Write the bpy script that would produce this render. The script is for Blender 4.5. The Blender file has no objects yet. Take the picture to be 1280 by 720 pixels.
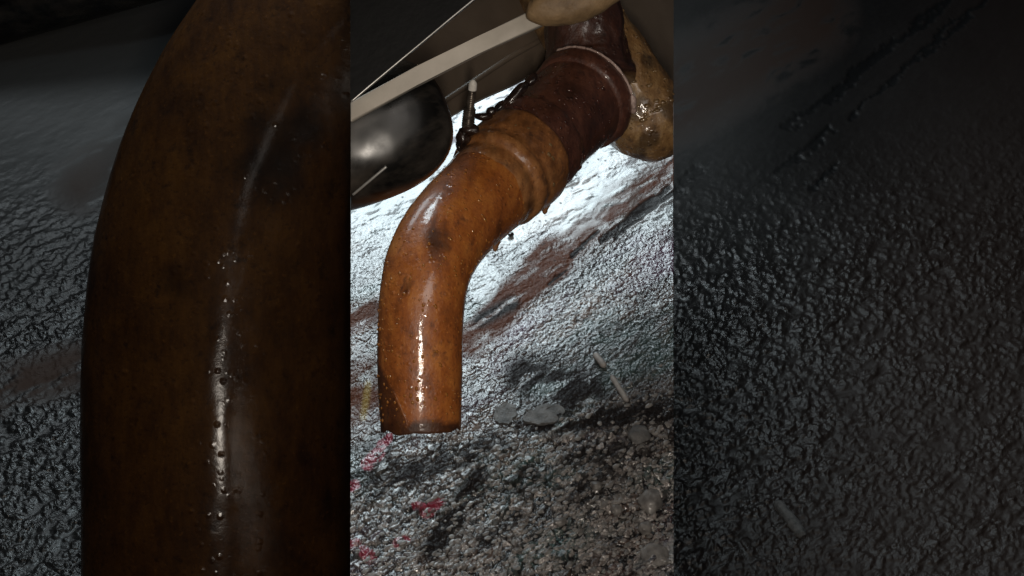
import bpy, bmesh, math, random
import numpy as np
from mathutils import Vector, Matrix, noise as mnoise

random.seed(7)
RNG = np.random.default_rng(11)
sc = bpy.context.scene
COL = sc.collection

# ------------------------------------------------------------------ camera
PITCH = math.radians(48)
D0 = 1.30
CAM = Vector((0, 0, D0 * math.sin(PITCH)))
FWD = Vector((0, math.cos(PITCH), -math.sin(PITCH)))
UPV = Vector((0, math.sin(PITCH), math.cos(PITCH)))
RGT = Vector((1, 0, 0))
K = 0.32 / 640.0
cd = bpy.data.cameras.new('camera')
cam = bpy.data.objects.new('camera', cd)
COL.objects.link(cam)
cam.location = CAM
cam.rotation_euler = (math.pi / 2 - PITCH, 0, 0)
cd.sensor_width = 36
cd.lens = 36 / 0.64
cd.clip_start = 0.01
cd.clip_end = 200
sc.camera = cam


def ray(px, py):
    return FWD + RGT * ((px - 640) * K) + UPV * ((360 - py) * K)


def P(px, py, d=1.0):
    return CAM + ray(px, py) * d


def G(px, py, z=0.0):
    r = ray(px, py)
    return CAM + r * ((z - CAM.z) / r.z)


# ------------------------------------------------------------------ world, lamps, exposure
w = bpy.data.worlds.new('World')
sc.world = w
w.use_nodes = True
w.node_tree.nodes['Background'].inputs[0].default_value = (0.55, 0.62, 0.75, 1)
w.node_tree.nodes['Background'].inputs[1].default_value = 0.02
sc.view_settings.view_transform = 'Standard'
sc.view_settings.look = 'None'
sc.view_settings.gamma = 1.0
sc.view_settings.exposure = 0.0
sc.view_settings.use_curve_mapping = False


def area(name, loc, target, sx, sy, power, color, roll=0.0, spread=180):
    l = bpy.data.lights.new(name, 'AREA')
    l.shape = 'RECTANGLE'
    l.size, l.size_y = sx, sy
    l.energy = power
    l.color = color
    l.spread = math.radians(spread)
    o = bpy.data.objects.new(name, l)
    COL.objects.link(o)
    o.location = loc
    q = (Vector(target) - Vector(loc)).to_track_quat('-Z', 'Y')
    o.rotation_euler = (q.to_matrix().to_4x4() @ Matrix.Rotation(roll, 4, 'Z')).to_euler()
    return o


def mirror_point(px, py, dist):
    g = G(px, py)
    r = ray(px, py).normalized()
    return g + Vector((r.x, r.y, -r.z)) * dist


# cold work lamp beyond the pipe: the glare on the wet ground
LB = mirror_point(530, 318, 1.25)
area('work_lamp', LB, G(540, 300), 0.86, 0.42, 9.0, (0.80, 0.94, 1.0), math.radians(36), 120)
# hand lamp just under the lens: streaks on the wet pipe
area('hand_lamp', CAM - UPV * 0.075 + RGT * 0.015, P(560, 330), 0.030, 0.16, 4.5, (1.0, 0.90, 0.78))
area('soft_fill', CAM + RGT * 0.35 + UPV * 0.35 - FWD * 0.1, P(640, 300), 0.5, 0.3, 1.6, (1.0, 0.92, 0.84))  # soft fill light, added with no source of its own

# long unseen light added farther back: glints on the wet ground beside the slab
area('glint_fill', Vector((-0.72, 2.75, 0.78)), Vector((-0.25, 1.4, -0.8)), 1.75, 0.5, 8.5, (0.86, 0.95, 1.0))

# ------------------------------------------------------------------ numpy noise
def _hash(ix, iy, seed):
    n = (ix.astype(np.int64) * 374761393 + iy.astype(np.int64) * 668265263 + seed * 974634777) & 0x7fffffff
    n = ((n ^ (n >> 13)) * 1274126177) & 0x7fffffff
    n = (n ^ (n >> 16)) & 0x7fffffff
    n = (n * 1103515245 + 12345) & 0x7fffffff
    return ((n >> 8) & 0xffff) / 65535.0


def vnoise(x, y, seed=0):
    ix, iy = np.floor(x), np.floor(y)
    fx, fy = x - ix, y - iy
    fx = fx * fx * (3 - 2 * fx)
    fy = fy * fy * (3 - 2 * fy)
    a, b = _hash(ix, iy, seed), _hash(ix + 1, iy, seed)
    c, d = _hash(ix, iy + 1, seed), _hash(ix + 1, iy + 1, seed)
    return (a * (1 - fx) + b * fx) * (1 - fy) + (c * (1 - fx) + d * fx) * fy


def fbm(x, y, seed=0, o=4):
    s, a, t = 0, 0.5, 0
    for i in range(o):
        s = s + a * vnoise(x, y, seed + i * 17)
        t += a
        x, y, a = x * 2.03 + 5.1, y * 2.03 + 1.7, a * 0.5
    return s / t


def worley(x, y, seed=0):
    """nearest and second distance, cell id, offset from the cell's point"""
    ix, iy = np.floor(x), np.floor(y)
    f1 = np.full(x.shape, 9.0)
    f2 = np.full(x.shape, 9.0)
    cid, ox, oy = np.zeros(x.shape), np.zeros(x.shape), np.zeros(x.shape)
    for dx in (-1, 0, 1):
        for dy in (-1, 0, 1):
            cx, cy = ix + dx, iy + dy
            jx, jy = cx + _hash(cx, cy, seed), cy + _hash(cx, cy, seed + 5)
            d = np.hypot(x - jx, y - jy)
            m = d < f1
            f2 = np.where(m, f1, np.minimum(f2, d))
            f1 = np.where(m, d, f1)
            cid = np.where(m, _hash(cx, cy, seed + 9), cid)
            ox, oy = np.where(m, x - jx, ox), np.where(m, y - jy, oy)
    return f1, f2, cid, ox, oy


def sstep(a, b, x):
    t = np.clip((x - a) / (b - a), 0, 1)
    return t * t * (3 - 2 * t)


def band(px, py, x0, y0, x1, y1, half):
    """1 on the segment, falling to 0 at half pixels beside it"""
    dx, dy = x1 - x0, y1 - y0
    L = math.hypot(dx, dy)
    t = np.clip(((px - x0) * dx + (py - y0) * dy) / (L * L), 0, 1)
    d = np.hypot(px - x0 - t * dx, py - y0 - t * dy)
    return np.clip(1 - d / half, 0, 1)


# ------------------------------------------------------------------ materials
class NT:
    def __init__(self, name):
        self.m = bpy.data.materials.new(name)
        self.m.use_nodes = True
        self.t = self.m.node_tree
        self.b = self.t.nodes['Principled BSDF']
        self.tc = self.t.nodes.new('ShaderNodeTexCoord')

    def n(self, typ, **kw):
        nd = self.t.nodes.new(typ)
        for k, v in kw.items():
            setattr(nd, k, v)
        return nd

    def l(self, a, b):
        self.t.links.new(a, b)

    def noise(self, scale, detail=6, rough=0.6, stretch=None):
        nd = self.n('ShaderNodeTexNoise')
        nd.inputs['Scale'].default_value = scale
        nd.inputs['Detail'].default_value = detail
        nd.inputs['Roughness'].default_value = rough
        if stretch:
            mp = self.n('ShaderNodeMapping', vector_type='TEXTURE')
            mp.inputs['Scale'].default_value = stretch[:3]
            if len(stretch) > 3:
                mp.inputs['Rotation'].default_value = (0, 0, stretch[3])
            self.l(self.tc.outputs['Object'], mp.inputs[0])
            self.l(mp.outputs[0], nd.inputs[0])
        else:
            self.l(self.tc.outputs['Object'], nd.inputs[0])
        return nd.outputs['Fac']

    def voro(self, scale, feature='F1'):
        nd = self.n('ShaderNodeTexVoronoi', feature=feature)
        nd.inputs['Scale'].default_value = scale
        self.l(self.tc.outputs['Object'], nd.inputs[0])
        return nd.outputs['Distance']

    def ramp(self, fac, stops):
        r = self.n('ShaderNodeValToRGB')
        e = r.color_ramp.elements
        while len(e) < len(stops):
            e.new(0.5)
        for el, (p, c) in zip(e, stops):
            el.position = p
            el.color = (c, c, c, 1) if isinstance(c, (int, float)) else (*c, 1)
        self.l(fac, r.inputs[0])
        return r.outputs[0]

    def mix(self, fac, a, b, mode='MIX'):
        mx = self.n('ShaderNodeMix', data_type='RGBA', blend_type=mode)
        for sock, v in ((mx.inputs[0], fac), (mx.inputs[6], a), (mx.inputs[7], b)):
            if isinstance(v, (int, float)):
                sock.default_value = v
            elif isinstance(v, tuple):
                sock.default_value = (*v, 1)
            else:
                self.l(v, sock)
        return mx.outputs[2]

    def math(self, op, a, b=0.0):
        mt = self.n('ShaderNodeMath', operation=op)
        for s, v in zip(mt.inputs, (a, b)):
            if isinstance(v, (int, float)):
                s.default_value = v
            else:
                self.l(v, s)
        return mt.outputs[0]

    def attr(self, name):
        a = self.n('ShaderNodeAttribute')
        a.attribute_name = name
        return a.outputs['Fac']

    def bump(self, h, strength, dist, prev=None):
        b = self.n('ShaderNodeBump')
        b.inputs['Strength'].default_value = strength
        b.inputs['Distance'].default_value = dist
        self.l(h, b.inputs['Height'])
        if prev:
            self.l(prev, b.inputs['Normal'])
        return b.outputs[0]

    def set(self, **kw):
        for k, v in kw.items():
            s = self.b.inputs[k.replace('_', ' ')]
            if isinstance(v, (int, float)):
                s.default_value = v
            elif isinstance(v, tuple):
                s.default_value = (*v, 1) if len(v) == 3 else v
            else:
                self.l(v, s)
        return self.m


def rust_material(name, c_dark, c_mid, c_light, rough=0.36, coat=1.0, pit=1.0, scale=1.0, spec=0.5, coat_rough=0.06):
    t = NT(name)
    n1 = t.noise(26 * scale, 10, 0.72)
    n2 = t.noise(110 * scale, 7, 0.65)
    n3 = t.noise(430 * scale, 4, 0.6)
    ns = t.noise(60 * scale, 6, 0.7, (0.3, 1.2, 1.2))
    f = t.math('ADD', t.math('MULTIPLY', n1, 0.6), t.math('MULTIPLY', ns, 0.4))
    base = t.ramp(f, [(0.34, c_dark), (0.49, c_mid), (0.62, c_light)])
    spots = t.ramp(n2, [(0.30, 1.0), (0.42, 0.0)])
    base = t.mix(t.math('MULTIPLY', spots, 0.7), base, tuple(0.5 * c for c in c_dark))
    fleck = t.ramp(n3, [(0.33, 1.0), (0.42, 0.0)])
    base = t.mix(t.math('MULTIPLY', fleck, 0.55), base, c_dark)
    specks = t.ramp(n3, [(0.62, 0.0), (0.70, 1.0)])
    base = t.mix(t.math('MULTIPLY', specks, 0.35), base, tuple(min(1, 1.7 * c) for c in c_light))
    base = t.mix(t.attr('stain'), base, tuple(0.15 * c for c in c_dark))
    h = t.math('ADD', t.math('MULTIPLY', n2, 0.6), t.math('MULTIPLY', n3, 0.45))
    nb = t.bump(h, 0.5 * pit, 0.0016 / scale)
    v = t.voro(210 * scale)
    drops = t.ramp(v, [(0.0, 1.0), (0.34, 0.0)])
    gate = t.ramp(t.noise(70 * scale, 3), [(0.48, 0.0), (0.60, 1.0)])
    nb = t.bump(t.math('MULTIPLY', drops, gate), 0.6 * pit, 0.0010 / scale, nb)
    rg = t.ramp(n2, [(0.3, rough + 0.25), (0.7, rough)])
    cw = t.ramp(t.noise(75 * scale, 6, 0.7), [(0.34, coat * 0.35), (0.5, coat)])
    m = t.set(Base_Color=base, Roughness=rg, Normal=nb, Coat_Weight=cw, Coat_Roughness=coat_rough, Specular_IOR_Level=spec)
    soft = t.bump(t.math('ADD', t.math('MULTIPLY', n2, 0.5), t.math('MULTIPLY', drops, gate)), 0.5 * pit, 0.0008 / scale)
    t.l(soft, t.b.inputs['Coat Normal'])
    return m


M = {}
M['pipe'] = rust_material('wet_orange_rust', (0.090, 0.025, 0.006), (0.30, 0.085, 0.014), (0.46, 0.162, 0.029))
M['clamp'] = rust_material('wet_tan_rust', (0.085, 0.030, 0.010), (0.235, 0.088, 0.024), (0.37, 0.165, 0.055))
M['sleeve'] = rust_material('wet_maroon_rust', (0.028, 0.010, 0.006), (0.075, 0.025, 0.014), (0.135, 0.050, 0.028), coat=0.9, pit=1.4)
M['muffler'] = rust_material('wet_ochre_rust', (0.085, 0.038, 0.013), (0.225, 0.120, 0.042), (0.38, 0.235, 0.10), coat=0.9, pit=1.6)
M['weld'] = rust_material('pale_weld', (0.20, 0.12, 0.10), (0.38, 0.27, 0.23), (0.55, 0.42, 0.38), pit=2.0)
M['dimmed_pipe'] = rust_material('darkened_orange_rust', (0.009, 0.0029, 0.0008), (0.025, 0.0085, 0.0015), (0.041, 0.0148, 0.0024),  # the orange rust again, with dim light put into its colours
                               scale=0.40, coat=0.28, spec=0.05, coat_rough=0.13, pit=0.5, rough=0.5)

t = NT('bore_soot')
M['soot'] = t.set(Base_Color=t.ramp(t.noise(60), [(0.3, (0.006, 0.004, 0.003)), (0.7, (0.03, 0.018, 0.012))]), Roughness=0.8)
t = NT('black_paint')
M['black'] = t.set(Base_Color=t.ramp(t.noise(40), [(0.3, (0.0015, 0.0015, 0.0017)), (0.7, (0.004, 0.004, 0.004))]),
                   Roughness=0.35, Specular_IOR_Level=0.1, Normal=t.bump(t.noise(200), 0.1, 0.001))
t = NT('black_gloss')
grey_sheen = t.ramp(t.noise(26, 6, 0.6, (2, 0.6, 1, 0.6)), [(0.45, 0.0), (0.75, 1.0)])  # grey streaks of reflection put into the base colour
M['canister'] = t.set(Base_Color=t.mix(grey_sheen, (0.004, 0.0035, 0.003), (0.060, 0.049, 0.039)),
                      Roughness=t.ramp(t.noise(30), [(0.3, 0.16), (0.7, 0.42)]),
                      Specular_IOR_Level=0.4, Normal=t.bump(t.noise(14, 3), 0.25, 0.01))
t = NT('dusty_underbody')
M['underbody'] = t.set(Base_Color=t.ramp(t.noise(9, 7, 0.6, (2, 0.6, 1, 0.5)), [(0.3, (0.055, 0.041, 0.029)), (0.7, (0.150, 0.114, 0.084))]),
                       Roughness=0.42, Normal=t.bump(t.noise(120), 0.15, 0.001))
t = NT('dusty_beige_bar')
M['bar'] = t.set(Base_Color=t.ramp(t.noise(25, 6), [(0.3, (0.28, 0.25, 0.21)), (0.7, (0.42, 0.38, 0.325))]), Roughness=0.6,
                 Normal=t.bump(t.noise(300), 0.2, 0.0006))
t = NT('tan_rubber')
M['rubber'] = t.set(Base_Color=t.ramp(t.noise(45, 7, 0.65), [(0.3, (0.075, 0.043, 0.018)), (0.7, (0.24, 0.155, 0.075))]), Roughness=0.65,
                    Normal=t.bump(t.noise(160), 0.5, 0.002))
t = NT('bright_trim')
M['trim'] = t.set(Base_Color=t.ramp(t.noise(60), [(0.3, (0.30, 0.29, 0.27)), (0.7, (0.48, 0.47, 0.45))]), Roughness=0.3, Metallic=0.5)
t = NT('greasy_steel')
M['steel'] = t.set(Base_Color=t.ramp(t.noise(180), [(0.35, (0.03, 0.022, 0.017)), (0.7, (0.17, 0.14, 0.11))]), Roughness=0.35, Metallic=0.6,
                   Normal=t.bump(t.noise(500), 0.3, 0.0005))
t = NT('dark_grease')
M['grease'] = t.set(Base_Color=t.ramp(t.noise(150), [(0.35, (0.006, 0.004, 0.004)), (0.7, (0.035, 0.018, 0.012))]), Roughness=0.25,
                    Normal=t.bump(t.noise(300), 0.4, 0.001), Coat_Weight=0.8, Coat_Roughness=0.1)
t = NT('white_cap')
M['white'] = t.set(Base_Color=t.ramp(t.noise(120), [(0.35, (0.50, 0.47, 0.42)), (0.65, (0.75, 0.72, 0.67))]), Roughness=0.5)
t = NT('pale_stick')
M['stick'] = t.set(Base_Color=t.ramp(t.noise(220, 5, 0.6), [(0.3, (0.17, 0.155, 0.145)), (0.7, (0.36, 0.335, 0.315))]), Roughness=0.6,
                   Normal=t.bump(t.noise(500), 0.4, 0.0005))
t = NT('wet_stone')
M['stone'] = t.set(Base_Color=t.ramp(t.noise(130, 6), [(0.3, (0.055, 0.05, 0.047)), (0.7, (0.22, 0.205, 0.19))]), Roughness=0.4,
                   Normal=t.bump(t.noise(500), 0.6, 0.001), Coat_Weight=0.3, Coat_Roughness=0.15)
t = NT('wet_flake')
M['flake'] = t.set(Base_Color=t.ramp(t.noise(110, 6), [(0.3, (0.05, 0.049, 0.048)), (0.7, (0.17, 0.165, 0.16))]), Roughness=0.6,
                   Normal=t.bump(t.noise(350), 0.9, 0.002), Specular_IOR_Level=0.35)
t = NT('water')
M['water'] = t.set(Base_Color=(0.30, 0.115, 0.025), Roughness=0.04, Specular_IOR_Level=0.8)
t = NT('ochre_bead')
M['bead'] = t.set(Base_Color=t.ramp(t.noise(200), [(0.3, (0.10, 0.055, 0.02)), (0.7, (0.24, 0.15, 0.07))]), Roughness=0.06, Specular_IOR_Level=0.9)
t = NT('maroon_bead')
M['dark_bead'] = t.set(Base_Color=t.ramp(t.noise(200), [(0.3, (0.03, 0.010, 0.007)), (0.7, (0.09, 0.032, 0.022))]), Roughness=0.08, Specular_IOR_Level=0.9)
t = NT('rusty_water')
M['rusty_water'] = t.set(Base_Color=(0.26, 0.12, 0.055), Roughness=0.05, Transmission_Weight=0.3, IOR=1.33)

# wet pavement
t = NT('wet_pavement')
nA, nB, nC = t.noise(9, 8, 0.6), t.noise(300, 2.5, 0.55, (2.0, 1, 1, 0.70)), t.noise(700, 2, 0.5)
base = t.ramp(nA, [(0.3, (0.022, 0.020, 0.020)), (0.7, (0.060, 0.055, 0.054))])
tint = t.noise(14, 5, 0.6, (2.2, 0.8, 1, 0.70))
base = t.mix(t.ramp(tint, [(0.48, 0.0), (0.62, 0.75)]), base, (0.115, 0.060, 0.036))
base = t.mix(t.ramp(tint, [(0.30, 0.55), (0.46, 0.0)]), base, (0.040, 0.050, 0.046))
base = t.mix(t.math('MULTIPLY', t.ramp(nB, [(0.38, 0.85), (0.58, 0.0)]), t.attr('fine')), base, (0.020, 0.018, 0.019))
oil = t.noise(11, 5, 0.6, (1.8, 0.8, 1, 0.70))
base = t.mix(t.ramp(oil, [(0.53, 0.0), (0.66, 0.75)]), base, (0.030, 0.082, 0.076))
base = t.mix(t.ramp(oil, [(0.34, 0.75), (0.46, 0.0)]), base, (0.085, 0.042, 0.072))
base = t.mix(t.attr('gap'), base, (0.009, 0.008, 0.008))
base = t.mix(t.attr('grain'), base, t.ramp(nC, [(0.3, (0.14, 0.120, 0.111)), (0.65, (0.36, 0.325, 0.30))]))
base = t.mix(t.attr('brown'), base, (0.075, 0.030, 0.019))
base = t.mix(t.attr('dirt'), base, (0.016, 0.014, 0.014))
base = t.mix(t.attr('pale'), base, (0.34, 0.355, 0.36))
base = t.mix(t.math('MULTIPLY', t.attr('paint'), t.ramp(nB, [(0.36, 0.15), (0.52, 1.0)])), base, (0.20, 0.018, 0.036))
base = t.mix(t.attr('yellow'), base, (0.30, 0.22, 0.05))
fa = t.attr('fine')
dull = t.math('MAXIMUM', t.attr('brown'), t.attr('dirt'))
nb = t.bump(t.math('MULTIPLY', nB, fa), 0.8, 0.0032)
nb = t.bump(t.math('MULTIPLY', nC, t.math('ADD', t.math('MULTIPLY', fa, 0.9), 0.10)), 0.5, 0.0012, nb)
rg = t.math('ADD', t.math('MULTIPLY', t.attr('coarse'), -0.03), t.math('MULTIPLY', nA, 0.4))
M['pavement'] = t.set(Base_Color=base, Roughness=t.math('ADD', t.math('SUBTRACT', rg, t.math('MULTIPLY', fa, 0.20)), 0.15), Normal=nb, Specular_IOR_Level=t.math('SUBTRACT', 0.6, t.math('MULTIPLY', dull, 0.55)),
                      Coat_Weight=t.math('SUBTRACT', 0.5, t.math('MULTIPLY', dull, 0.48)), Coat_Roughness=0.10)

t = NT('darkened_wet_ground')  # low light beside the slab is put into these dark base colours
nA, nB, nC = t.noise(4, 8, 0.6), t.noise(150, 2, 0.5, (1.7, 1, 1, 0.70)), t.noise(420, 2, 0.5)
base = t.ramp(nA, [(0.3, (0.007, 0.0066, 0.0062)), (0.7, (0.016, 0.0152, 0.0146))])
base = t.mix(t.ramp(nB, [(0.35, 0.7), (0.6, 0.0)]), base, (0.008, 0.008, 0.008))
base = t.mix(t.attr('brown'), base, (0.030, 0.014, 0.008))
base = t.mix(t.attr('dirt'), base, (0.003, 0.003, 0.003))
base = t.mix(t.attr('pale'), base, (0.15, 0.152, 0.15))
fa = t.attr('rough')
nb = t.bump(t.math('MULTIPLY', nB, fa), 0.6, 0.004)
nb = t.bump(t.math('MULTIPLY', nC, fa), 0.45, 0.0016, nb)
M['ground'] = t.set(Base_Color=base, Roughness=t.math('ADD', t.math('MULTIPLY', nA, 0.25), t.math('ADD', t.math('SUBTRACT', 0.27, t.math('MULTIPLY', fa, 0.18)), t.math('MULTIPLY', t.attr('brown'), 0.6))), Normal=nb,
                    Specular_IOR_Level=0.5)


# ------------------------------------------------------------------ helpers
def link(name, me, mat, parent=None, smooth=True):
    o = bpy.data.objects.new(name, me)
    COL.objects.link(o)
    if mat:
        me.materials.append(mat)
    if smooth:
        me.polygons.foreach_set('use_smooth', [True] * len(me.polygons))
    if parent:
        o.parent = parent
        o.matrix_parent_inverse = parent.matrix_world.inverted()
    return o


def from_bm(name, bm, mat, parent=None, smooth=True, sharp=None):
    bmesh.ops.recalc_face_normals(bm, faces=bm.faces)
    me = bpy.data.meshes.new(name)
    bm.to_mesh(me)
    bm.free()
    o = link(name, me, mat, parent, smooth)
    if sharp is not None:
        me.set_sharp_from_angle(angle=math.radians(sharp))
    return o


def tag(o, label, cat, group=None):
    o['label'] = label
    o['category'] = cat
    if group:
        o['group'] = group
    return o


def thing(name, loc, label, cat, group=None):
    o = bpy.data.objects.new(name, None)
    o.empty_display_size = 0.02
    COL.objects.link(o)
    o.location = loc
    bpy.context.view_layer.update()
    return tag(o, label, cat, group)


def spline(pts, n):
    """Catmull-Rom through tuples of any length"""
    pts = [np.array(p, float) for p in pts]
    pts = [2 * pts[0] - pts[1]] + pts + [2 * pts[-1] - pts[-2]]
    out = []
    segs = len(pts) - 3
    for i in range(n):
        u = i / (n - 1) * segs
        k = min(int(u), segs - 1)
        f = u - k
        a, b, c, d = pts[k:k + 4]
        out.append(0.5 * (2 * b + (c - a) * f + (2 * a - 5 * b + 4 * c - d) * f ** 2 + (3 * b - a - 3 * c + d) * f ** 3))
    return out


def sweep(bm, pts, rad, seg=48, cap0=True, cap1=True, wob=0.0, seed=0, sx=1.0):
    """tube with circular rings along 3-D points; returns ring list"""
    pts = [Vector(p) for p in pts]
    n = len(pts)
    tan = [(pts[min(i + 1, n - 1)] - pts[max(i - 1, 0)]).normalized() for i in range(n)]
    ref = (-FWD - tan[0] * (-FWD).dot(tan[0])).normalized()
    rings = []
    for i in range(n):
        tg = tan[i]
        ref = (ref - tg * ref.dot(tg)).normalized()
        bi = tg.cross(ref)
        ring = []
        for k in range(seg):
            a = 2 * math.pi * k / seg
            dv = ref * math.cos(a) + bi * math.sin(a) * sx
            r = rad[i]
            if wob:
                q = (pts[i] + dv * r) * 45 + Vector((seed, 0, 0))
                r *= 1 + wob * mnoise.noise(q) + 0.5 * wob * mnoise.noise(q * 3.1)
            ring.append(bm.verts.new(pts[i] + dv * r))
        rings.append(ring)
    for i in range(n - 1):
        for k in range(seg):
            bm.faces.new((rings[i][k], rings[i][(k + 1) % seg], rings[i + 1][(k + 1) % seg], rings[i + 1][k]))
    if cap0:
        bm.faces.new(list(reversed(rings[0])))
    if cap1:
        bm.faces.new(rings[-1])
    return rings


def cut(bm, px, keep_right):
    """saw the mesh flat along the slab's edge line"""
    r0, r1 = ray(px, 0), ray(px, 700)
    nrm = r0.cross(r1).normalized()
    if nrm.x < 0:
        nrm = -nrm
    geom = bm.verts[:] + bm.edges[:] + bm.faces[:]
    res = bmesh.ops.bisect_plane(bm, geom=geom, plane_co=CAM, plane_no=nrm, clear_outer=not keep_right, clear_inner=keep_right)
    edges = [e for e in res['geom_cut'] if isinstance(e, bmesh.types.BMEdge)]
    if edges:
        bmesh.ops.holes_fill(bm, edges=edges)


def slab_poly(bm, pix, depth, thick):
    """flat plate with the given outline, thick away from the camera"""
    def pt(p):
        return P(p[0], p[1], p[2] if len(p) > 2 else depth)
    f = [bm.verts.new(pt(p)) for p in pix]
    b = [bm.verts.new(pt(p) + FWD * thick) for p in pix]
    bm.faces.new(f)
    bm.faces.new(list(reversed(b)))
    n = len(pix)
    for i in range(n):
        bm.faces.new((f[i], b[i], b[(i + 1) % n], f[(i + 1) % n]))


def set_attr(me, name, arr):
    a = me.attributes.new(name, 'FLOAT', 'POINT')
    a.data.foreach_set('value', np.asarray(arr, np.float32))


def pix_of(co):
    co = np.asarray(co) - np.array(CAM)
    d = co @ np.array(FWD)
    x = co @ np.array(RGT) / d / K + 640
    y = 360 - co @ np.array(UPV) / d / K
    return x, y


# ------------------------------------------------------------------ pavement slab (raised) and the ground beside it
XL, XR = 438.0, 842.0
NU, NV = 470, 820
us = np.linspace(XL, XR, NU)
vs = np.concatenate([np.linspace(-260, -12, 60, endpoint=False), np.linspace(-12, 735, NV - 60)])
PX, PY = np.meshgrid(us, vs)
rx = (PX - 640) * K
ry = (360 - PY) * K
dz = FWD.z + UPV.z * ry
dep = (0 - CAM.z) / dz
GX = dep * rx
GY = dep * (FWD.y + UPV.y * ry)
mm = 1000.0
ca, sa = math.cos(math.radians(40)), math.sin(math.radians(40))
A = (GX * ca + GY * sa) * mm          # along the streaks
B = (-GX * sa + GY * ca) * mm         # across
wx = (fbm(GX * mm / 14, GY * mm / 14, 3) - 0.5) * 6
wy = (fbm(GX * mm / 14, GY * mm / 14, 31) - 0.5) * 6
big = fbm(GX * mm / 60, GY * mm / 60, 61)
# how coarse the surface is: gravelly below, smooth film of water above
line = (PY - (600 - (PX - 438) * 0.62))            # >0 below the diagonal
coarse = np.clip(sstep(-140, 160, line + (big - 0.5) * 160) * 0.9 + 0.1, 0, 1)
coarse *= sstep(300, 470, PY) * (0.25 + 0.75 * sstep(480, 545, PY))
fine_ = 0.04 + 0.96 * sstep(215, 400, PY + (big - 0.5) * 160 + (PX - 640) * 0.12)
wetleft = sstep(150, -60, (PX - 438) + (PY - 640) * 0.55 + (big - .5) * 160)
sw = (fbm(GX * mm / 4, GY * mm / 4, 13) - 0.5) * 3.2
f1, f1b, cid, ox, oy = worley((A + wx + sw) / 6.4, (B + wy - sw) / 4.0, 3)
f2, f2b, cid2, ox2, oy2 = worley((A + wx) / 3.0, (B + wy + sw) / 2.0, 8)
f3, f3b, cid3, ox3, oy3 = worley((A + wy + sw) / 12, (B + wx + sw) / 8, 15)
def facet(f1_, fb, cid_, ox_, oy_, keep):
    """flat-topped chip with its own tilt and a sharp shoulder"""
    edge = sstep(0.05, 0.22, fb - f1_) * sstep(0.85, 0.6, f1_)
    tilt = 1 + 2.3 * ((cid_ * 7.3) % 1 - 0.5) * ox_ + 2.3 * ((cid_ * 13.7) % 1 - 0.5) * oy_
    return edge * tilt * (0.35 + 0.65 * cid_) * (cid_ > keep)


dome1 = facet(f1, f1b, cid, ox, oy, 0.30)
dome2 = facet(f2, f2b, cid2, ox2, oy2, 0.25)
dome3 = facet(f3, f3b, cid3, ox3, oy3, 0.80)
rip = fbm((A + wx) / 9, (B + wy) / 2.6, 40)
H = coarse * np.maximum(2.3 * dome1, np.maximum(1.0 * dome2, 3.0 * dome3)) + fine_ * (1 - coarse) * 0.4 * dome2 + (0.05 + 0.13 * fine_ + 0.4 * coarse) * (rip - 0.5) * 2.2
H += (big - 0.5) * 5 * sstep(250, 500, PY)
H += (fbm((A + wx) / 26, (B + wy) / 12, 77) - 0.5) * 1.6
brown = np.clip(band(PX, PY, 870, 185, 690, 325, 40) * 0.95 + band(PX, PY, 690, 325, 590, 425, 30) * 1.8, 0, 1)
brown = np.maximum(brown, band(PX, PY, 430, 500, 480, 480, 70) * 1.0)
brown = np.maximum(brown, band(PX, PY, 470, 390, 435, 400, 26) * 1.5)
nn = fbm((A + wx) / 22, (B + wy) / 5, 91)
brown = np.clip(brown * (0.2 + 1.5 * nn), 0, 1) * sstep(0.36, 0.55, nn + 0.25 * brown)
dirt = np.zeros_like(PX)
for c in ((836, 234, 752, 302, 6), (820, 256, 770, 296, 5), (842, 240, 806, 262, 5), (748, 290, 716, 320, 4), (708, 340, 690, 356, 4)):
    dirt = np.maximum(dirt, sstep(0.15, 0.55, band(PX + (nn - .5) * 12, PY + (rip - .5) * 7, *c)))
H -= 0.7 * dirt
for x0, y0, x1, y1, h in ((690, 528, 842, 518, 26), (655, 470, 735, 490, 40), (648, 532, 700, 536, 10), (700, 500, 760, 520, 18), (470, 610, 520, 590, 26), (540, 690, 600, 600, 24), (600, 400, 640, 380, 14)):
    dirt = np.maximum(dirt, np.clip(band(PX, PY, x0, y0, x1, y1, h) * 1.6, 0, 1) * sstep(0.42, 0.62, nn + 0.12))
low_ = sstep(455, 560, PY + (PX - 640) * 0.2)
patch = fbm((A + wx) / 34, (B + wy) / 17, 123)
dirt = np.maximum(dirt, low_ * sstep(0.53, 0.66, patch) * 0.9 * (1 - 0.6 * sstep(0.5, 0.9, (cid * 9.1) % 1)))
specks = worley(GX * mm / 9, GY * mm / 9, 71)
dirt = np.maximum(dirt, sstep(0.16, 0.08, specks[0]) * (specks[2] > 0.6) * sstep(420, 250, PY) * 0.9)
pale = sstep(230, 60, PY) * 0.22 * sstep(0.30, 0.7, big + 0.2)  # far end paler: part of the glare is put into the colour
pale = np.maximum(pale, sstep(1.0, 0.75, np.hypot((PX - 638) / 20, (PY - 292) / 15)) * 0.9)
pale = np.maximum(pale, sstep(1.0, 0.75, np.hypot((PX - 604) / 22, (PY - 352) / 30)) * 0.6)
pale = np.maximum(pale, sstep(0.0, 0.7, band(PX, PY, 842, 690, 815, 712, 30)) * 0.5 * sstep(.4, .6, nn))
paint = np.zeros_like(PX)
for x0, y0, x1, y1, h in ((459, 580, 474, 566, 11), (476, 556, 486, 548, 9), (532, 642, 553, 628, 9), (456, 692, 464, 698, 12), (440, 682, 446, 680, 9),
                          (497, 680, 506, 676, 8), (520, 636, 530, 634, 6), (438, 610, 444, 606, 9)):
    paint = np.maximum(paint, sstep(0.12, 0.42, band(PX + (wx) * 1.6, PY + wy * 1.6, x0, y0, x1, y1, h)))
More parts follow.
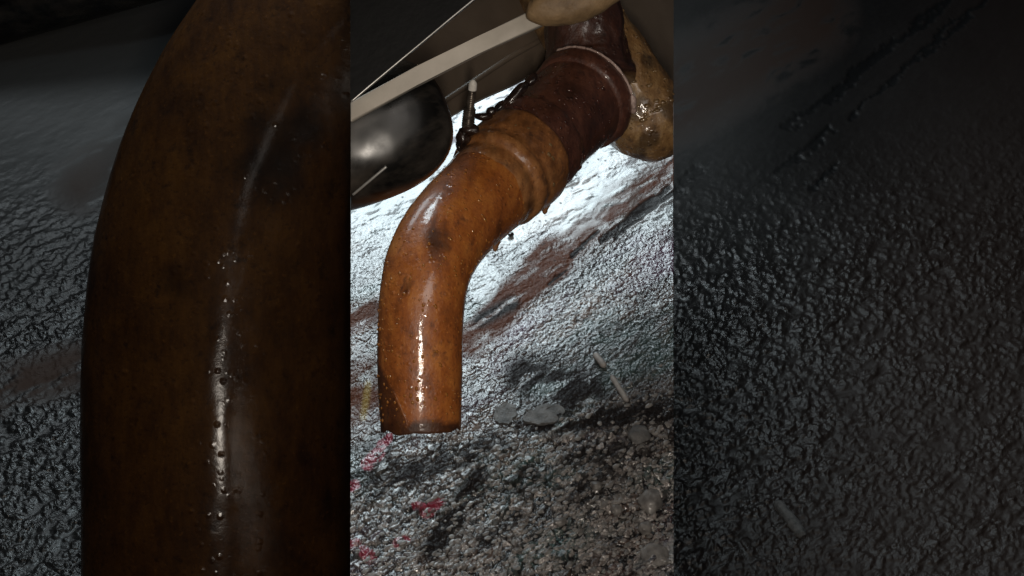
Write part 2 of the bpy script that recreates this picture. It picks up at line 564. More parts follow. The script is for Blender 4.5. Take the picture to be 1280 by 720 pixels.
paint *= 0.8
yellow = sstep(0.2, 0.9, band(PX, PY, 460, 480, 454, 520, 9)) * 0.4
grain = (1 - 0.65 * wetleft) * coarse * low_ * np.maximum(sstep(0.12, 0.3, dome1) * np.clip(((cid * 3.7) % 1) ** 1.6 * 1.2, 0.04, 1), sstep(.1, .3, dome2) * (((cid2 * 5.1) % 1) > .8) * 0.8)
for f, m_ in ((pale, 0.35),):
    H *= 1 - m_ * f
gap = (1 - 0.5 * wetleft) * coarse * np.clip(1 - 2.2 * np.maximum(dome1, np.maximum(0.8 * dome2 * (cid2 > .5), dome3)), 0, 1)  # shade between the stones, put into the colour
GZ = H * 0.00105
vert = np.stack([GX, GY, GZ], -1).reshape(-1, 3)
nv, nu = PX.shape
idx = np.arange(nv * nu).reshape(nv, nu)
quads = np.stack([idx[:-1, :-1], idx[1:, :-1], idx[1:, 1:], idx[:-1, 1:]], -1).reshape(-1, 4)
# the slab's sides and underside
rim = np.concatenate([idx[0, :], idx[1:, -1], idx[-1, -2::-1], idx[-2:0:-1, 0]])
low = vert[rim].copy()
low[:, 2] = -0.82
base_i = len(vert)
vert = np.concatenate([vert, low])
nr = len(rim)
li = base_i + np.arange(nr)
side = np.stack([rim, np.roll(rim, -1), np.roll(li, -1), li], -1)
faces = np.concatenate([quads, side])
me = bpy.data.meshes.new('pavement')
me.vertices.add(len(vert))
me.vertices.foreach_set('co', vert.ravel())
me.loops.add(faces.size)
me.loops.foreach_set('vertex_index', faces.ravel())
me.polygons.add(len(faces))
me.polygons.foreach_set('loop_start', np.arange(0, faces.size, 4))
me.update(calc_edges=True)
me.validate()
for nm, arr in (('coarse', coarse), ('fine', fine_), ('brown', brown), ('dirt', dirt), ('pale', pale), ('paint', paint), ('grain', grain), ('gap', gap), ('yellow', yellow)):
    set_attr(me, nm, np.concatenate([arr.ravel(), np.zeros(nr)]))
pav = link('pavement', me, M['pavement'])
pav['kind'] = 'structure'
pav['label'] = 'raised slab of wet gritty pavement with brown stains under the pipe'


def ground_h(px, py):
    i = int(np.clip(np.searchsorted(vs, py), 0, nv - 1))
    j = int(np.clip(np.searchsorted(us, px), 0, nu - 1))
    return float(GZ[i, j])


# lower ground
ZG = -0.80
us2 = np.concatenate([np.linspace(-900, -20, 12, endpoint=False), np.linspace(-20, 470, 260, endpoint=False), np.linspace(470, 810, 8, endpoint=False),
                      np.linspace(810, 1300, 260, endpoint=False), np.linspace(1300, 2200, 12)])
vs2 = np.concatenate([np.linspace(-620, -20, 16, endpoint=False), np.linspace(-20, 740, 420), np.linspace(760, 1500, 10)])
QX, QY = np.meshgrid(us2, vs2)
ry = (360 - QY) * K
dep = (ZG - CAM.z) / (FWD.z + UPV.z * ry)
LX = dep * (QX - 640) * K
LY = dep * (FWD.y + UPV.y * ry)
A2 = (LX * ca + LY * sa) * mm
B2 = (-LX * sa + LY * ca) * mm
w2 = (fbm(LX * mm / 40, LY * mm / 40, 5) - 0.5) * 16
f1, f1b, cid, ox, oy = worley((A2 + w2) / 10, (B2 - w2) / 6.5, 23)
rough2 = sstep(160, 420, QY + 0.25 * (QX - 900) * (QX > 640))
h2 = rough2 * facet(f1, f1b, cid, ox, oy, 0.45) * 3.0 + (fbm((A2 + w2) / 26, (B2 - w2) / 9, 44) - 0.5) * (1 + 5 * rough2)
n2 = fbm((A2 + w2) / 60, (B2 - w2) / 15, 51)
brown = np.clip(band(QX, QY, 830, 130, 1010, 20, 75) * 1.6, 0, 1) * sstep(.35, .6, n2 + .15)
brown = np.maximum(brown, np.clip(band(QX, QY, 0, 490, 100, 455, 40) * 1.5, 0, 1) * sstep(.35, .6, n2 + .1))
brown = np.maximum(brown, np.clip(band(QX, QY, 100, 230, 170, 170, 50) * 1.2, 0, 1) * sstep(.35, .6, n2 + .1))
brown = np.maximum(brown, 0.5 * sstep(900, 1250, QX + (QY - 300) * 0.4))
dirt = np.zeros_like(QX)
for c in ((1195, -10, 985, 160, 7), (1240, -10, 1060, 150, 5), (1040, 160, 980, 210, 6), (880, 210, 842, 245, 7), (1050, 205, 1010, 235, 6)):
    dirt = np.maximum(dirt, sstep(0.1, 0.5, band(QX + (n2 - .5) * 36, QY + (fbm(A2 / 9, B2 / 9, 6) - .5) * 14, *c)))
h2 -= 1.5 * dirt
pale = sstep(330, 30, QY) * (QX < 430) * 0.9 + sstep(420, 0, QY) * sstep(1060, 842, QX) * (QX > 700) * 0.25  # far ground paler: the glare there is put into the colour
gz = ZG + h2 * 0.001
verts2 = np.stack([LX, LY, gz], -1).reshape(-1, 3)
nv2, nu2 = QX.shape
idx = np.arange(nv2 * nu2).reshape(nv2, nu2)
q2 = np.stack([idx[:-1, :-1], idx[1:, :-1], idx[1:, 1:], idx[:-1, 1:]], -1).reshape(-1, 4)
me = bpy.data.meshes.new('ground')
me.vertices.add(len(verts2))
me.vertices.foreach_set('co', verts2.ravel())
me.loops.add(q2.size)
me.loops.foreach_set('vertex_index', q2.ravel())
me.polygons.add(len(q2))
me.polygons.foreach_set('loop_start', np.arange(0, q2.size, 4))
me.update(calc_edges=True)
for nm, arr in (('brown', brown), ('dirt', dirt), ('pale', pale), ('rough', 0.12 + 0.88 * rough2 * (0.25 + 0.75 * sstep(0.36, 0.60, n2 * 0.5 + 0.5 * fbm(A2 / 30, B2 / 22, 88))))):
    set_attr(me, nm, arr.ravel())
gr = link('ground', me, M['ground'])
gr['kind'] = 'structure'
gr['label'] = 'wet asphalt darkened in colour lying below the raised slab on both sides'

# ------------------------------------------------------------------ large elbow pipe, dimmed by its colour, on the lower ground (left)
ctrl = [(275, 790, 168, 0), (275, 720, 168, 0), (275, 640, 168, 0), (274, 520, 168, 0), (276, 420, 167, 0), (288, 320, 166, 0), (318, 215, 164, 0), (366, 120, 162, 0),
        (430, 40, 160, 0), (510, -20, 158, 0), (600, -70, 156, 0)]
sp = spline(ctrl, 70)
pts, rad = [], []
for px, py, pr, _ in sp:
    d = 1.84 - 0.043 * py / 720
    p = P(px, py, d)
    pts.append(p)
    rad.append(pr * K * d)
bm = bmesh.new()
sweep(bm, pts, rad, 96, wob=0.004, seed=4)
root = thing('elbow_pipe', pts[20] - Vector((0, 0, rad[20])), 'large brown elbow pipe darkened in colour at the left beside the raised slab', 'pipe')
o = from_bm('pipe_body', bm, M['dimmed_pipe'], root, sharp=50)
co = np.array([v.co for v in o.data.vertices])
x, y = pix_of(co)
nz = np.array([mnoise.noise(v.co * 30) for v in o.data.vertices])
st = sstep(1.1, 0.3, np.hypot((x - 345) / 70, (y - 185) / 75) + nz * 0.7) * 0.8
st = np.maximum(st, sstep(1, .2, np.hypot((x - 215) / 22, (y - 350) / 30) + nz * 0.8) * 0.7)
set_attr(o.data, 'stain', st)
# dark canister at the upper left, lying on the lower ground
bm2 = bmesh.new()
c0 = P(-260, 27, 2.70)
ax = (P(160, -90, 2.70) - c0).normalized()
L = [(-0.30, 0.05), (-0.27, 0.11), (-0.22, 0.128), (0.62, 0.13), (0.70, 0.118), (0.735, 0.095), (0.75, 0.05)]
sweep(bm2, [c0 + ax * a for a, _ in L], [r for _, r in L], 64)
tag(from_bm('canister', bm2, M['canister'], sharp=40), 'black canister in the far left corner beyond the large brown elbow pipe', 'canister')

# ------------------------------------------------------------------ exhaust pipe
ctrl = [(526.5, 534, 50.5, 1.000), (525.5, 500, 52, 1.000), (525, 460, 53, 1.000), (525.5, 410, 53.5, 1.000), (529, 365, 54, 1.003),
        (537, 330, 55, 1.010), (552, 300, 56, 1.022), (576, 270, 57, 1.040), (604, 243, 58, 1.062), (634, 213, 58, 1.086), (652, 194, 58, 1.100)]
sp = spline(ctrl, 90)
EP = [P(a, b, d) for a, b, r, d in sp]
ER = [r * K * d for a, b, r, d in sp]
root = thing('exhaust_pipe', P(526, 534, 1.0), 'wet rust orange exhaust pipe bent downward with open end over pavement', 'exhaust pipe')
bm = bmesh.new()
rings = sweep(bm, EP, ER, 96, cap0=False, cap1=True, wob=0.008, seed=2)
# rolled lip and bore at the open end
tg = (EP[0] - EP[1]).normalized()
for v in rings[0]:
    v.co += tg * 0.0022 * (mnoise.noise(v.co * 90) + 0.5 * mnoise.noise(v.co * 300))
prev = rings[0]
for k, (f, off) in enumerate(((1.0, 0.0012), (0.975, 0.0018), (0.94, 0.0012), (0.93, -0.01), (0.92, -0.05))):
    nr_ = []
    for v in rings[0]:
        nr_.append(bm.verts.new(EP[0] + (v.co - EP[0]) * f + tg * off))
    for i in range(96):
        bm.faces.new((prev[i], nr_[i], nr_[(i + 1) % 96], prev[(i + 1) % 96]))
    prev = nr_
body = from_bm('pipe_body', bm, M['pipe'], root, sharp=50)
co = np.array([v.co for v in body.data.vertices])
x, y = pix_of(co)
nz = np.array([mnoise.noise(v.co * 120) for v in body.data.vertices])
nz2 = np.array([mnoise.noise(v.co * 320) for v in body.data.vertices])
st = sstep(1.1, 0.3, np.hypot((x - 545) / 21, (y - 300) / 22) + nz * 0.6) * 0.8
st = np.maximum(st, sstep(519, 533, y + nz * 14) * 0.85)
sx_ = np.interp(y, [450, 462, 472, 485, 500, 514, 526, 534], [470, 478, 484, 491, 497, 503, 508, 509])
st = np.maximum(st, sstep(-1, 2.5, sx_ - x) * sstep(448, 456, y) * 0.72)
st = np.maximum(st, sstep(1, .3, np.hypot((x - 507) / 8, (y - 360) / 10) + nz2) * 0.7)
st = np.maximum(st, sstep(.48, .7, nz2 * 0.6 + nz * 0.5) * 0.45)
set_attr(body.data, 'stain', st)
bm = bmesh.new()
bm_pts = [EP[0] + (EP[1] - EP[0]) * 5]
ring = [bm.verts.new(EP[12] + (v - EP[12])) for v in [EP[12] + RGT * ER[12] * 0.9 * math.cos(2 * math.pi * k / 48) + (-FWD) * ER[12] * 0.9 * math.sin(2 * math.pi * k / 48) for k in range(48)]]
bm.faces.new(ring)
from_bm('soot_plug', bm, M['soot'], root)
# raised weld seam on the lower left of the pipe
seam_px = [(474.5, 452), (478, 462), (484, 472), (491, 485), (497, 500), (503, 514), (508, 526), (509, 532)]
pp = []
for px, py, in spline(seam_px, 26):
    c = 525.5
    off = (px - c) / 53.0
    pp.append(P(px, py, 1.0 - 53 * K * math.sqrt(max(0.0, 1 - off * off)) * 1.0))
bm = bmesh.new()
sweep(bm, pp, [0.0009 + 0.0003 * math.sin(i * 2.1) for i in range(len(pp))], 10)
o = from_bm('weld_seam', bm, M['pipe'], root)
set_attr(o.data, 'stain', np.full(len(o.data.vertices), 0.35))
# water beads standing on the pipe
bm = bmesh.new()
for i in range(420):
    k = random.randint(3, 84)
    tg = (EP[k + 1] - EP[k - 1]).normalized()
    f = (-FWD - tg * (-FWD).dot(tg)).normalized()
    s = tg.cross(f)
    a = random.uniform(-1.45, 1.45)
    nrm = f * math.cos(a) + s * math.sin(a)
    r = random.choice((0.0004, 0.0005, 0.0006, 0.0008, 0.0011))
    m = Matrix.Translation(EP[k] + nrm * ER[k]) @ nrm.to_track_quat('Z', 'Y').to_matrix().to_4x4() @ Matrix.Diagonal((1, random.uniform(1, 1.7), 0.5, 1))
    bmesh.ops.create_icosphere(bm, subdivisions=1, radius=r, matrix=m)
o = from_bm('water_bead', bm, M['water'], root)
o['kind'] = 'stuff'

# ------------------------------------------------------------------ clamp
AX0, AX1 = P(604, 243, 1.062), P(740, 112, 1.172)
AXD = (AX1 - AX0).normalized()


def on_axis(px):
    f = (px - 10 - 604) / 136.0
    return AX0 + (AX1 - AX0) * f


def lathe(bm, prof, seg=96, wob=0.01, seed=1):
    """prof: (pixel x along the axis, radius in px at that depth)"""
    pts = [on_axis(a) for a, _ in prof]
    rr = [r * K * (p - CAM).dot(FWD) for p, (_, r) in zip(pts, prof)]
    n = len(pts)
    tg = AXD
    ref = (-FWD - tg * (-FWD).dot(tg)).normalized()
    bi = tg.cross(ref)
    rings = []
    for p, r in zip(pts, rr):
        ring = []
        for k in range(seg):
            a = 2 * math.pi * k / seg
            dv = ref * math.cos(a) + bi * math.sin(a)
            q = (p + dv * r) * 70 + Vector((seed, 0, 0))
            r2 = r * (1 + wob * mnoise.noise(q) + 0.5 * wob * mnoise.noise(q * 3.3))
            ring.append(bm.verts.new(p + dv * r2))
        rings.append(ring)
    for i in range(n - 1):
        for k in range(seg):
            bm.faces.new((rings[i][k], rings[i][(k + 1) % seg], rings[i + 1][(k + 1) % seg], rings[i + 1][k]))
    bm.faces.new(list(reversed(rings[0])))
    bm.faces.new(rings[-1])


def fine(prof, n=5):
    out = []
    for (a, r), (b, s) in zip(prof[:-1], prof[1:]):
        for i in range(n):
            out.append((a + (b - a) * i / n, r + (s - r) * i / n))
    return out + [prof[-1]]


root = thing('pipe_clamp', on_axis(640), 'tan rusted band clamp round the joint of orange pipe and maroon sleeve', 'clamp')
bm = bmesh.new()
lathe(bm, fine([(612, 56), (616, 59), (622, 59.6), (626, 59.2), (628, 62.5), (630, 65), (634, 65.6), (636, 64.2), (639, 64), (642, 66), (650, 67.3), (657, 67.3), (660, 66.5), (661.5, 62), (662, 56)], 2),
      wob=0.022, seed=6)
o = from_bm('band', bm, M['clamp'], root, sharp=60)
nzz = np.array([max(0, mnoise.noise(v.co * 130)) for v in o.data.vertices])
set_attr(o.data, 'stain', np.clip(nzz * 0.9, 0, 1))


def blob(bm, loc, sx, sy, sz, seed=0, amp=0.25, sub=3, rot=None, freq=1.2):
    res = bmesh.ops.create_icosphere(bm, subdivisions=sub, radius=1.0)
    mt = rot or Matrix.Identity(3)
    for v in res['verts']:
        q = v.co * freq + Vector((seed * 3.7, seed, 0))
        f = 1 + amp * mnoise.noise(q) + amp * 0.5 * mnoise.noise(q * 2.3)
        c = Vector((v.co.x * sx, v.co.y * sy, v.co.z * sz)) * f
        v.co = Vector(loc) + mt @ c
    return res['verts']


CAMROT = Matrix((RGT, UPV, -FWD)).transposed()     # local x right, y up, z toward the camera
px1 = K * 1.05
bm = bmesh.new()
blob(bm, P(579, 172, 1.065), 9 * px1, 13 * px1, 9 * px1, 1, 0.35, rot=CAMROT)
blob(bm, P(588, 162, 1.06), 12 * px1, 8 * px1, 9 * px1, 2, 0.35, rot=CAMROT)
blob(bm, P(576, 182, 1.07), 6 * px1, 8 * px1, 7 * px1, 3, 0.35, rot=CAMROT)
o = from_bm('lug', bm, M['grease'], root)
bm = bmesh.new()
blob(bm, P(604, 146, 1.075), 13 * px1, 5 * px1, 8 * px1, 5, 0.3, rot=CAMROT)
blob(bm, P(614, 139, 1.075), 6.5 * px1, 6 * px1, 6 * px1, 4, 0.2, rot=CAMROT)
from_bm('lug', bm, M['grease'], root)

root = thing('clamp_bolt', P(585, 160, 1.06), 'thin upright threaded bolt with a white tip on the clamp', 'bolt')
a0, a1 = P(584.5, 163, 1.06), P(590.5, 112, 1.045)
bm = bmesh.new()
n = 90
sweep(bm, [a0.lerp(a1, i / n) for i in range(n + 1)], [(4.6 + 0.55 * (i % 4 in (0, 1))) * px1 for i in range(n + 1)], 16)
from_bm('shank', bm, M['steel'], root)
bm = bmesh.new()
b0, b1 = P(584.7, 158, 1.06), P(587.2, 135, 1.053)
n = 40
sweep(bm, [b0.lerp(b1, i / n) for i in range(n + 1)], [(7.2 + 1.1 * math.sin(i * 1.25)) * px1 for i in range(n + 1)], 18)
from_bm('spring', bm, M['steel'], root)
bm = bmesh.new()
n = 10
c0, c1 = P(590.3, 114, 1.046), P(591.6, 100, 1.041)
sweep(bm, [c0.lerp(c1, i / n) for i in range(n + 1)], [r * px1 for r in (4.6, 5.2, 5.4, 5.4, 5.3, 5.3, 5.2, 5, 4.4, 3.2, 1.4)], 16)
from_bm('tip', bm, M['white'], root)

# ------------------------------------------------------------------ maroon sleeve
root = thing('pipe_sleeve', on_axis(690), 'dark maroon wet sleeve between the tan clamp and the ochre muffler', 'pipe sleeve')
prof = fine([(650, 56), (656, 60), (660, 62), (668, 64), (674, 64.5), (679, 63), (681, 60), (683, 58.5), (700, 59), (724, 59.5), (730, 60.5)], 3)
bm = bmesh.new()
lathe(bm, prof, wob=0.018, seed=9)
o = from_bm('sleeve_body', bm, M['sleeve'], root, sharp=60)
set_attr(o.data, 'stain', np.array([0.7 * max(0, mnoise.noise(v.co * 60)) for v in o.data.vertices]))
bm = bmesh.new()
lathe(bm, fine([(728, 58), (729, 64), (733, 66.5), (738, 67), (742, 65), (744, 58)], 2), wob=0.03, seed=12)
o = from_bm('flange', bm, M['sleeve'], root, sharp=60)
set_attr(o.data, 'stain', np.zeros(len(o.data.vertices)))
# pale weld bead round the right of the flange
tg = AXD
ref = (-FWD - tg * (-FWD).dot(tg)).normalized()
bi = tg.cross(ref)
c = on_axis(741)
R_ = 66.5 * K * (c - CAM).dot(FWD)
pts = []
for i in range(60):
    # angle measured so that the bead lies on the camera side, upper right to lower right
    a = -1.25 + 2.3 * i / 59
    pts.append((a, c + (ref * math.cos(a) + bi * math.sin(a)) * R_))
bm = bmesh.new()
sweep(bm, [p for _, p in pts], [(2.0 + 1.2 * mnoise.noise(Vector((i * 0.35, 1, 0))) + (2.5 if i > 50 else 0)) * px1 for i in range(60)], 10)
o = from_bm('weld_bead', bm, M['weld'], root)
# greasy knobs on the sleeve's upper edge
for px, py, sx, sy, sd in ((664, 100, 9, 7, 3), (645, 118, 26, 7, 5), (626, 133, 12, 6, 7)):
    bm = bmesh.new()
    blob(bm, P(px, py, 1.10), sx * px1, sy * px1, 7 * px1, sd, 0.4, rot=CAMROT @ Matrix.Rotation(0.8, 3, 'Z'))
    from_bm('grease_lump', bm, M['grease'], root)

# ------------------------------------------------------------------ muffler
root = thing('muffler', P(790, 120, 1.22), 'ochre rusted muffler tank sawn flat at the slab edge on the right', 'muffler')
bm = bmesh.new()
c = [(668, -60, 50, 1.225), (700, -10, 53, 1.228), (735, 45, 55, 1.232), (768, 93, 55, 1.236), (799, 136, 55, 1.238), (812, 150, 54, 1.238), (824, 164, 49, 1.238),
     (835, 178, 38, 1.238), (842, 187, 24, 1.238), (845, 191, 8, 1.238)]
s_ = spline(c, 90)
sweep(bm, [P(a, b, d) for a, b, r, d in s_], [r * K * d for a, b, r, d in s_], 120, wob=0.06, seed=21)
cut(bm, XR - 0.5, False)
o = from_bm('tank', bm, M['muffler'], root, sharp=50)
co = np.array([v.co for v in o.data.vertices])
x, y = pix_of(co)
nz = np.array([mnoise.noise(v.co * 70) for v in o.data.vertices])
set_attr(o.data, 'stain', np.clip(sstep(0.05, 0.45, nz) * 0.65, 0, 1))
bm = bmesh.new()
c = [(738, 100, 56, 1.185), (735, 72, 54, 1.19), (730, 40, 50, 1.19), (728, 5, 46, 1.19), (728, -40, 44, 1.19)]
s_ = spline(c, 30)
sweep(bm, [P(a, b, d) for a, b, r, d in s_], [r * K * d for a, b, r, d in s_], 96, wob=0.10, seed=33)
o = from_bm('inlet_neck', bm, M['sleeve'], root)
set_attr(o.data, 'stain', np.full(len(o.data.vertices), 0.4))
# seam lip along the muffler's ridge and beads of water on the joint
def axis_beads(parent, x0, x1, rad_px, n, mat):
    bm = bmesh.new()
    ref_ = (-FWD - AXD * (-FWD).dot(AXD)).normalized()
    bi_ = AXD.cross(ref_)
    for i in range(n):
        a = random.uniform(-1.4, 1.4)
        nrm = ref_ * math.cos(a) + bi_ * math.sin(a)
        c_ = on_axis(random.uniform(x0, x1))
        r = random.choice((0.0004, 0.0006, 0.0008, 0.0011, 0.0015))
        m = Matrix.Translation(c_ + nrm * rad_px * K * (c_ - CAM).dot(FWD)) @ nrm.to_track_quat('Z', 'Y').to_matrix().to_4x4() @ Matrix.Diagonal((1, random.uniform(1, 2.2), 0.55, 1))
        bmesh.ops.create_icosphere(bm, subdivisions=2, radius=r, matrix=m)
    o = from_bm('water_bead', bm, mat, parent)
    o['kind'] = 'stuff'


axis_beads(bpy.data.objects['pipe_sleeve'], 684, 727, 59.3, 60, M['dark_bead'])
axis_beads(bpy.data.objects['pipe_sleeve'], 664, 680, 64.0, 45, M['dark_bead'])
axis_beads(bpy.data.objects['pipe_clamp'], 641, 658, 66.0, 26, M['bead'])
bm = bmesh.new()
tk = spline([(668, -60, 50, 1.225), (735, 45, 55, 1.232), (799, 136, 55, 1.238), (812, 150, 54, 1.238)], 60)
bm = bmesh.new()
for i in range(120):
    a, b, r, d = tk[random.randint(8, 59)]
    f_ = random.uniform(-0.8, 0.95)
    a, b = a + 0.79 * r * f_, b - 0.61 * r * f_
    if a > XR - 4:
        continue
    q = P(a, b, d) - FWD * (r * K * d * math.sqrt(1 - f_ * f_))
    rr = random.choice((0.0005, 0.0008, 0.0012, 0.0018))
    blob(bm, q, rr * 1.4, rr, rr * 0.7, i, 0.3, 2)
o = from_bm('water_bead', bm, M['bead'], bpy.data.objects['muffler'])
o['kind'] = 'stuff'

# ------------------------------------------------------------------ underbody, bar, black panel, canister, hanger
root = thing('underbody_panel', P(640, 40, 1.25), 'dusty warm grey underbody panel behind the bar and the sleeve', 'panel')
bm = bmesh.new()
def sheet_d(px):
    return 1 / (0.926 - (px - 438) * 0.000504)


slab_poly(bm, [(a, b, sheet_d(a)) for a, b in ((438, -190), (842, -190), (842, 128), (760, 110), (690, 78), (642, 105), (600, 124), (560, 147), (500, 190), (438, 246))], 1.2, 0.006)
bmesh.ops.triangulate(bm, faces=[f for f in bm.faces if len(f.verts) > 4])
from_bm('sheet', bm, M['underbody'], root, smooth=False)
bm = bmesh.new()
s_ = spline([(690, 79), (642, 106), (600, 125), (560, 148), (500, 191), (439, 247)], 40)
sweep(bm, [P(a, b, sheet_d(a) + 0.001) for a, b in s_], [1.5 * px1] * 40, 10)
from_bm('folded_edge', bm, M['trim'], root)
# unseen shield added above the frame: keeps the work lamp off the pipe
bm = bmesh.new()
q = [CAM + RGT * a + UPV * 0.27 + FWD * d for a, d in ((-0.10, 1.10), (0.14, 1.30), (0.14, 0.80), (-0.10, 0.80))]
f_ = [bm.verts.new(v) for v in q]
b_ = [bm.verts.new(v + UPV * 0.01) for v in q]
bm.faces.new(f_)
bm.faces.new(b_)
for i in range(4):
    bm.faces.new((f_[i], f_[(i + 1) % 4], b_[(i + 1) % 4], b_[i]))
from_bm('lamp_shield', bm, M['underbody'], root, smooth=False)
bm = bmesh.new()
s_ = spline([(690, 42), (640, 70), (600, 96), (540, 136)], 30)
sweep(bm, [P(a, b, sheet_d(a) + 0.001) for a, b in s_], [4.5 * px1] * 30, 14)
from_bm('pressed_rib', bm, M['underbody'], root)

bm = bmesh.new()
ctr = P(448, 170, 0.94)
res = bmesh.ops.create_uvsphere(bm, u_segments=64, v_segments=40, radius=1.0)
S = K * 0.94
for v in res['verts']:
    q = v.co.copy()
    def se(a, e):
        return math.copysign(abs(a) ** e, a)
    rr = (abs(q.x) ** 2.6 + abs(q.y) ** 2.6 + abs(q.z) ** 2.6) ** (-1 / 2.6)
    q *= rr
    v.co = ctr + CAMROT @ (Matrix.Rotation(0.35, 3, 'Z') @ Vector((q.x * 118 * S, q.y * 86 * S, q.z * 70 * S)))
cut(bm, XL + 0.5, True)
can = from_bm('rounded_canister', bm, M['canister'], sharp=40)
bpy.context.view_layer.update()
sp_ = []
for i in range(24):
    f_ = i / 23
    dv = ray(441 + 42 * f_, 243 - 35 * f_).normalized()
    ok, loc, nrm_, _i = can.ray_cast(CAM, dv)
    if ok:
        sp_.append(loc + nrm_ * 0.0003)
if len(sp_) > 6:
    bm = bmesh.new()
    sweep(bm, sp_, [0.0008] * len(sp_), 8)
    from_bm('edge_strip', bm, M['trim'], can)
tag(can, 'glossy black rounded canister under the beige bar at upper left', 'canister')

root = thing('body_panel', P(500, 30, 0.87), 'black body panel with thin bright edge in the upper left corner', 'panel')
bm = bmesh.new()
slab_poly(bm, [(438, -60), (668, -60), (590, 0), (520, 58), (460, 108), (438, 126)], 0.87, 0.008)
from_bm('plate', bm, M['black'], root, smooth=False)
bm = bmesh.new()
sweep(bm, [P(a, b, 0.869) for a, b in spline([(660, -54), (590, 1), (520, 59), (460, 109), (439, 127)], 30)], [0.9 * px1] * 30, 8)
from_bm('edge_trim', bm, M['trim'], root)

bm = bmesh.new()
slab_poly(bm, [(438, 127), (520, 83), (600, 44), (672, 8), (680, 30), (600, 66), (520, 107), (438, 153)], 0.89, 0.008)
bmesh.ops.bevel(bm, geom=bm.edges[:], offset=0.001, segments=2, affect='EDGES', profile=0.5, clamp_overlap=True)
tag(from_bm('support_bar', bm, M['bar'], sharp=40), 'flat beige support bar running diagonally across the upper left', 'bar')

bm = bmesh.new()
s_ = spline([(660, 8, 9), (668, 10, 19), (690, 8, 24), (715, 5, 25), (740, -4, 24), (770, -24, 23)], 30)
sweep(bm, [P(a, b, 0.875) for a, b, r in s_], [r * K * 0.875 for a, b, r in s_], 64, wob=0.16, seed=8)
tag(from_bm('rubber_hanger', bm, M['rubber'], sharp=60), 'tan rubber hanger lump at the top end of the beige bar', 'hanger')

# ------------------------------------------------------------------ drips under the clamp
def drip(px, py, w_, h_, d, lab):
    prof = [(-0.5, 1.5), (-0.2, 1.25), (0.0, 1.0), (0.2, 0.84), (0.4, 0.74), (0.6, 0.66), (0.78, 0.52), (0.92, 0.3), (1.0, 0.05)]
    bm = bmesh.new()
    sweep(bm, [P(px, py + h_ * a, d) for a, _ in prof], [w_ * K * d * r for _, r in prof], 16)
    o = from_bm('water_drip', bm, M['rusty_water'])
    tag(o, lab, 'water drip', 'drips hanging under the pipe')


drip(681, 260, 5, 8, 1.10, 'rusty drip hanging lowest from the clamp on its right')
drip(666, 262, 7, 9, 1.085, 'short rusty drip hanging from the clamp left of the longer one')
drip(652, 268, 4, 10, 1.07, 'rusty drip hanging where the orange pipe enters the clamp')
drip(619, 306, 5, 9, 1.045, 'narrow brown drip hanging from the inside of the pipe bend')

# ------------------------------------------------------------------ loose things on the slab
def stone(px, py, a, b, h, lab, mat='stone', rot=0.0, amp=0.3, seed=0, name='stone', cat='stone', group='loose stones on the pavement'):
    g = G(px, py)
    g.z = ground_h(px, py)
    d = (g - CAM).dot(FWD)
    s = K * d
    bm = bmesh.new()
    blob(bm, g + Vector((0, 0, h * s * 0.25)), a * s, b * s / 0.78, h * s, seed, amp, 3, Matrix.Rotation(rot, 3, 'Z'), 1.5)
    tag(from_bm(name, bm, M[mat], sharp=45), lab, cat, group)


stone(813, 628, 14, 13, 8, 'round pale stone near the right edge of the slab', seed=1)
stone(799, 546, 14, 10, 7, 'dark lump of stone above the round pale stone', 'flake', seed=2)
stone(818, 695, 17, 15, 3, 'broad pale pitted stone in the lower right corner of the slab', seed=3, amp=0.2)
stone(806, 662, 9, 7, 6, 'small pale stone just below the round pale stone', seed=4)
stone(700, 655, 8, 5, 5, 'small grey stone low in the gravel right of centre', seed=5)
stone(745, 610, 7, 5, 5, 'small grey stone left of the round pale stone', seed=6)
stone(770, 640, 7, 6, 5, 'small grey stone left of the pair of pale stones', seed=9)


def flake(px, py, outline, h, lab):
    g = G(px, py)
    s = K * (g - CAM).dot(FWD)
    z = max(ground_h(px + a, py + b) for a, b in outline + [(0, 0)]) * 0.7 + 0.0004
    bm = bmesh.new()
    top, bot = [], []
    for i, (a, b) in enumerate(outline):
        p = G(px + a, py + b)
        top.append(bm.verts.new((p.x, p.y, z + h * s * (0.8 + 0.5 * random.random()))))
        bot.append(bm.verts.new((p.x, p.y, z - 0.004)))
    c_ = bm.verts.new((g.x, g.y, z + h * s * 1.5))
    n = len(outline)
    for i in range(n):
        bm.faces.new((c_, top[i], top[(i + 1) % n]))
        bm.faces.new((top[i], bot[i], bot[(i + 1) % n], top[(i + 1) % n]))
    bmesh.ops.subdivide_edges(bm, edges=bm.edges[:], cuts=2, use_grid_fill=True)
    for v in bm.verts:
        v.co += Vector((mnoise.noise(v.co * 300), mnoise.noise(v.co * 300 + Vector((5, 0, 0))), mnoise.noise(v.co * 300 + Vector((0, 9, 0))) * .6)) * 0.0022
    tag(from_bm('stone_flake', bm, M['flake'], sharp=35), lab, 'stone flake', 'flat stone flakes on the pavement')


flake(680, 519, [(-28, 8), (-20, -4), (-2, -12), (14, -14), (26, -3), (14, 10), (-8, 12)], 1.2, 'pointed grey stone flake right of the pipe mouth')
flake(631, 517, [(-14, 8), (-10, -8), (2, -14), (13, -10), (15, 4), (6, 13), (-6, 14)], 1.0, 'rounded grey stone flake close beside the pipe mouth')


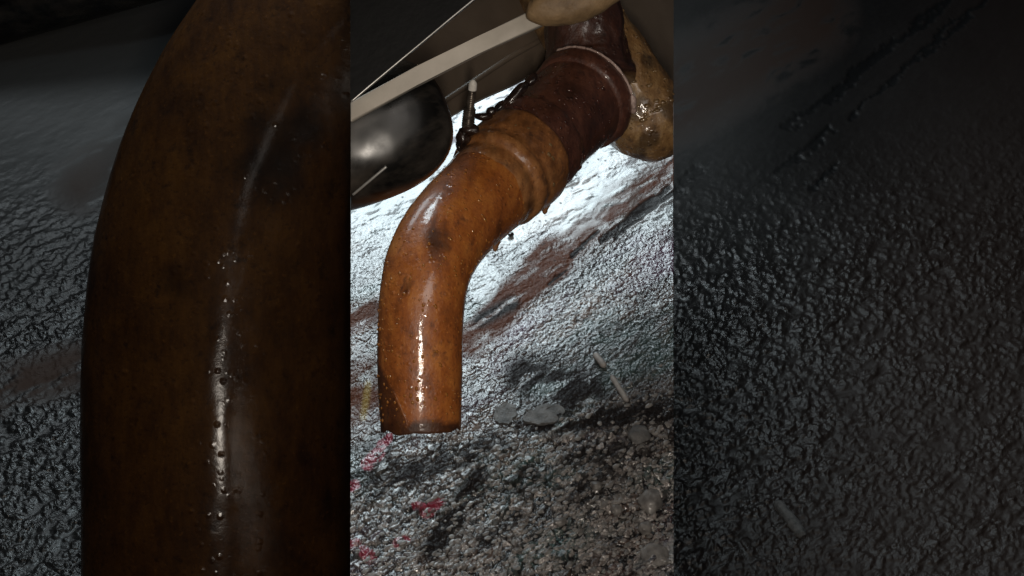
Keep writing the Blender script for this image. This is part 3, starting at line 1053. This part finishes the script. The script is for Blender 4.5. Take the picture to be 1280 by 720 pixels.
def stick(p0, p1, r, zf, z0, lab):
    g0, g1 = G(*p0, z0), G(*p1, z0)
    bm = bmesh.new()
    n = 14
    pts, rr = [], []
    s = K * (g0 - CAM).dot(FWD)
    for i in range(n + 1):
        q = g0.lerp(g1, i / n)
        q.z = zf(q, i / n) + r * s * 0.6
        pts.append(q)
        e = min(i, n - i)
        rr.append(r * s * (0.55 if e == 0 else 0.9 if e == 1 else 1.0) * (1 + 0.14 * mnoise.noise(q * 400)))
    sweep(bm, pts, rr, 12)
    tag(from_bm('stick', bm, M['stick'], sharp=50), lab, 'stick', 'short pale sticks on the ground')


stick((743, 445), (756, 461), 4.2, lambda q, f: 0.0012, 0, 'short pale stick on the slab, upper of the two')
stick((764, 472), (784, 504), 3.6, lambda q, f: 0.0012, 0, 'longer pale stick on the slab below the short one')
stick((970, 628), (1004, 672), 8, lambda q, f: ZG - 0.004, ZG, 'thick stick darkened in colour on the lower ground at the right')
stick((636, 297), (641, 294), 3.0, lambda q, f: 0.0012, 0, 'tiny dark chip in the pale puddle below the clamp')
bpy.data.objects['stick.002'].data.materials[0] = M['flake']  # darker colour stands in for dim light on this stick
bpy.data.objects['stick.003'].name = 'dark_chip'
dc = bpy.data.objects['dark_chip']
dc.data.materials[0] = M['grease']
dc['category'] = 'chip'
del dc['group']

# grit: uncountable small stones over the lower part of the slab
bm = bmesh.new()
for i in range(2600):
    px = random.uniform(XL + 4, XR - 4)
    py = random.uniform(440, 722)
    if py < 690 - (px - 438) * 0.5 + random.uniform(-50, 60):
        continue
    g = G(px, py)
    s = K * (g - CAM).dot(FWD)
    g.z = ground_h(px, py)
    r = random.choice((1.2, 1.5, 2.0, 2.6, 3.4)) * s
    res = bmesh.ops.create_icosphere(bm, subdivisions=1, radius=1.0)
    rot = Matrix.Rotation(random.uniform(0.1, 1.1), 3, 'Z')
    sd = random.uniform(0, 90)
    e = random.uniform(1.1, 1.9)
    for v in res['verts']:
        f = 1 + 0.45 * mnoise.noise(v.co * 1.3 + Vector((sd, 0, 0)))
        v.co = g + rot @ Vector((v.co.x * r * e * f, v.co.y * r * f, v.co.z * r * 0.6 * f))
grit = from_bm('grit', bm, M['stone'], smooth=False)
grit['kind'] = 'stuff'
grit['label'] = 'loose grit scattered over the lower part of the wet slab'
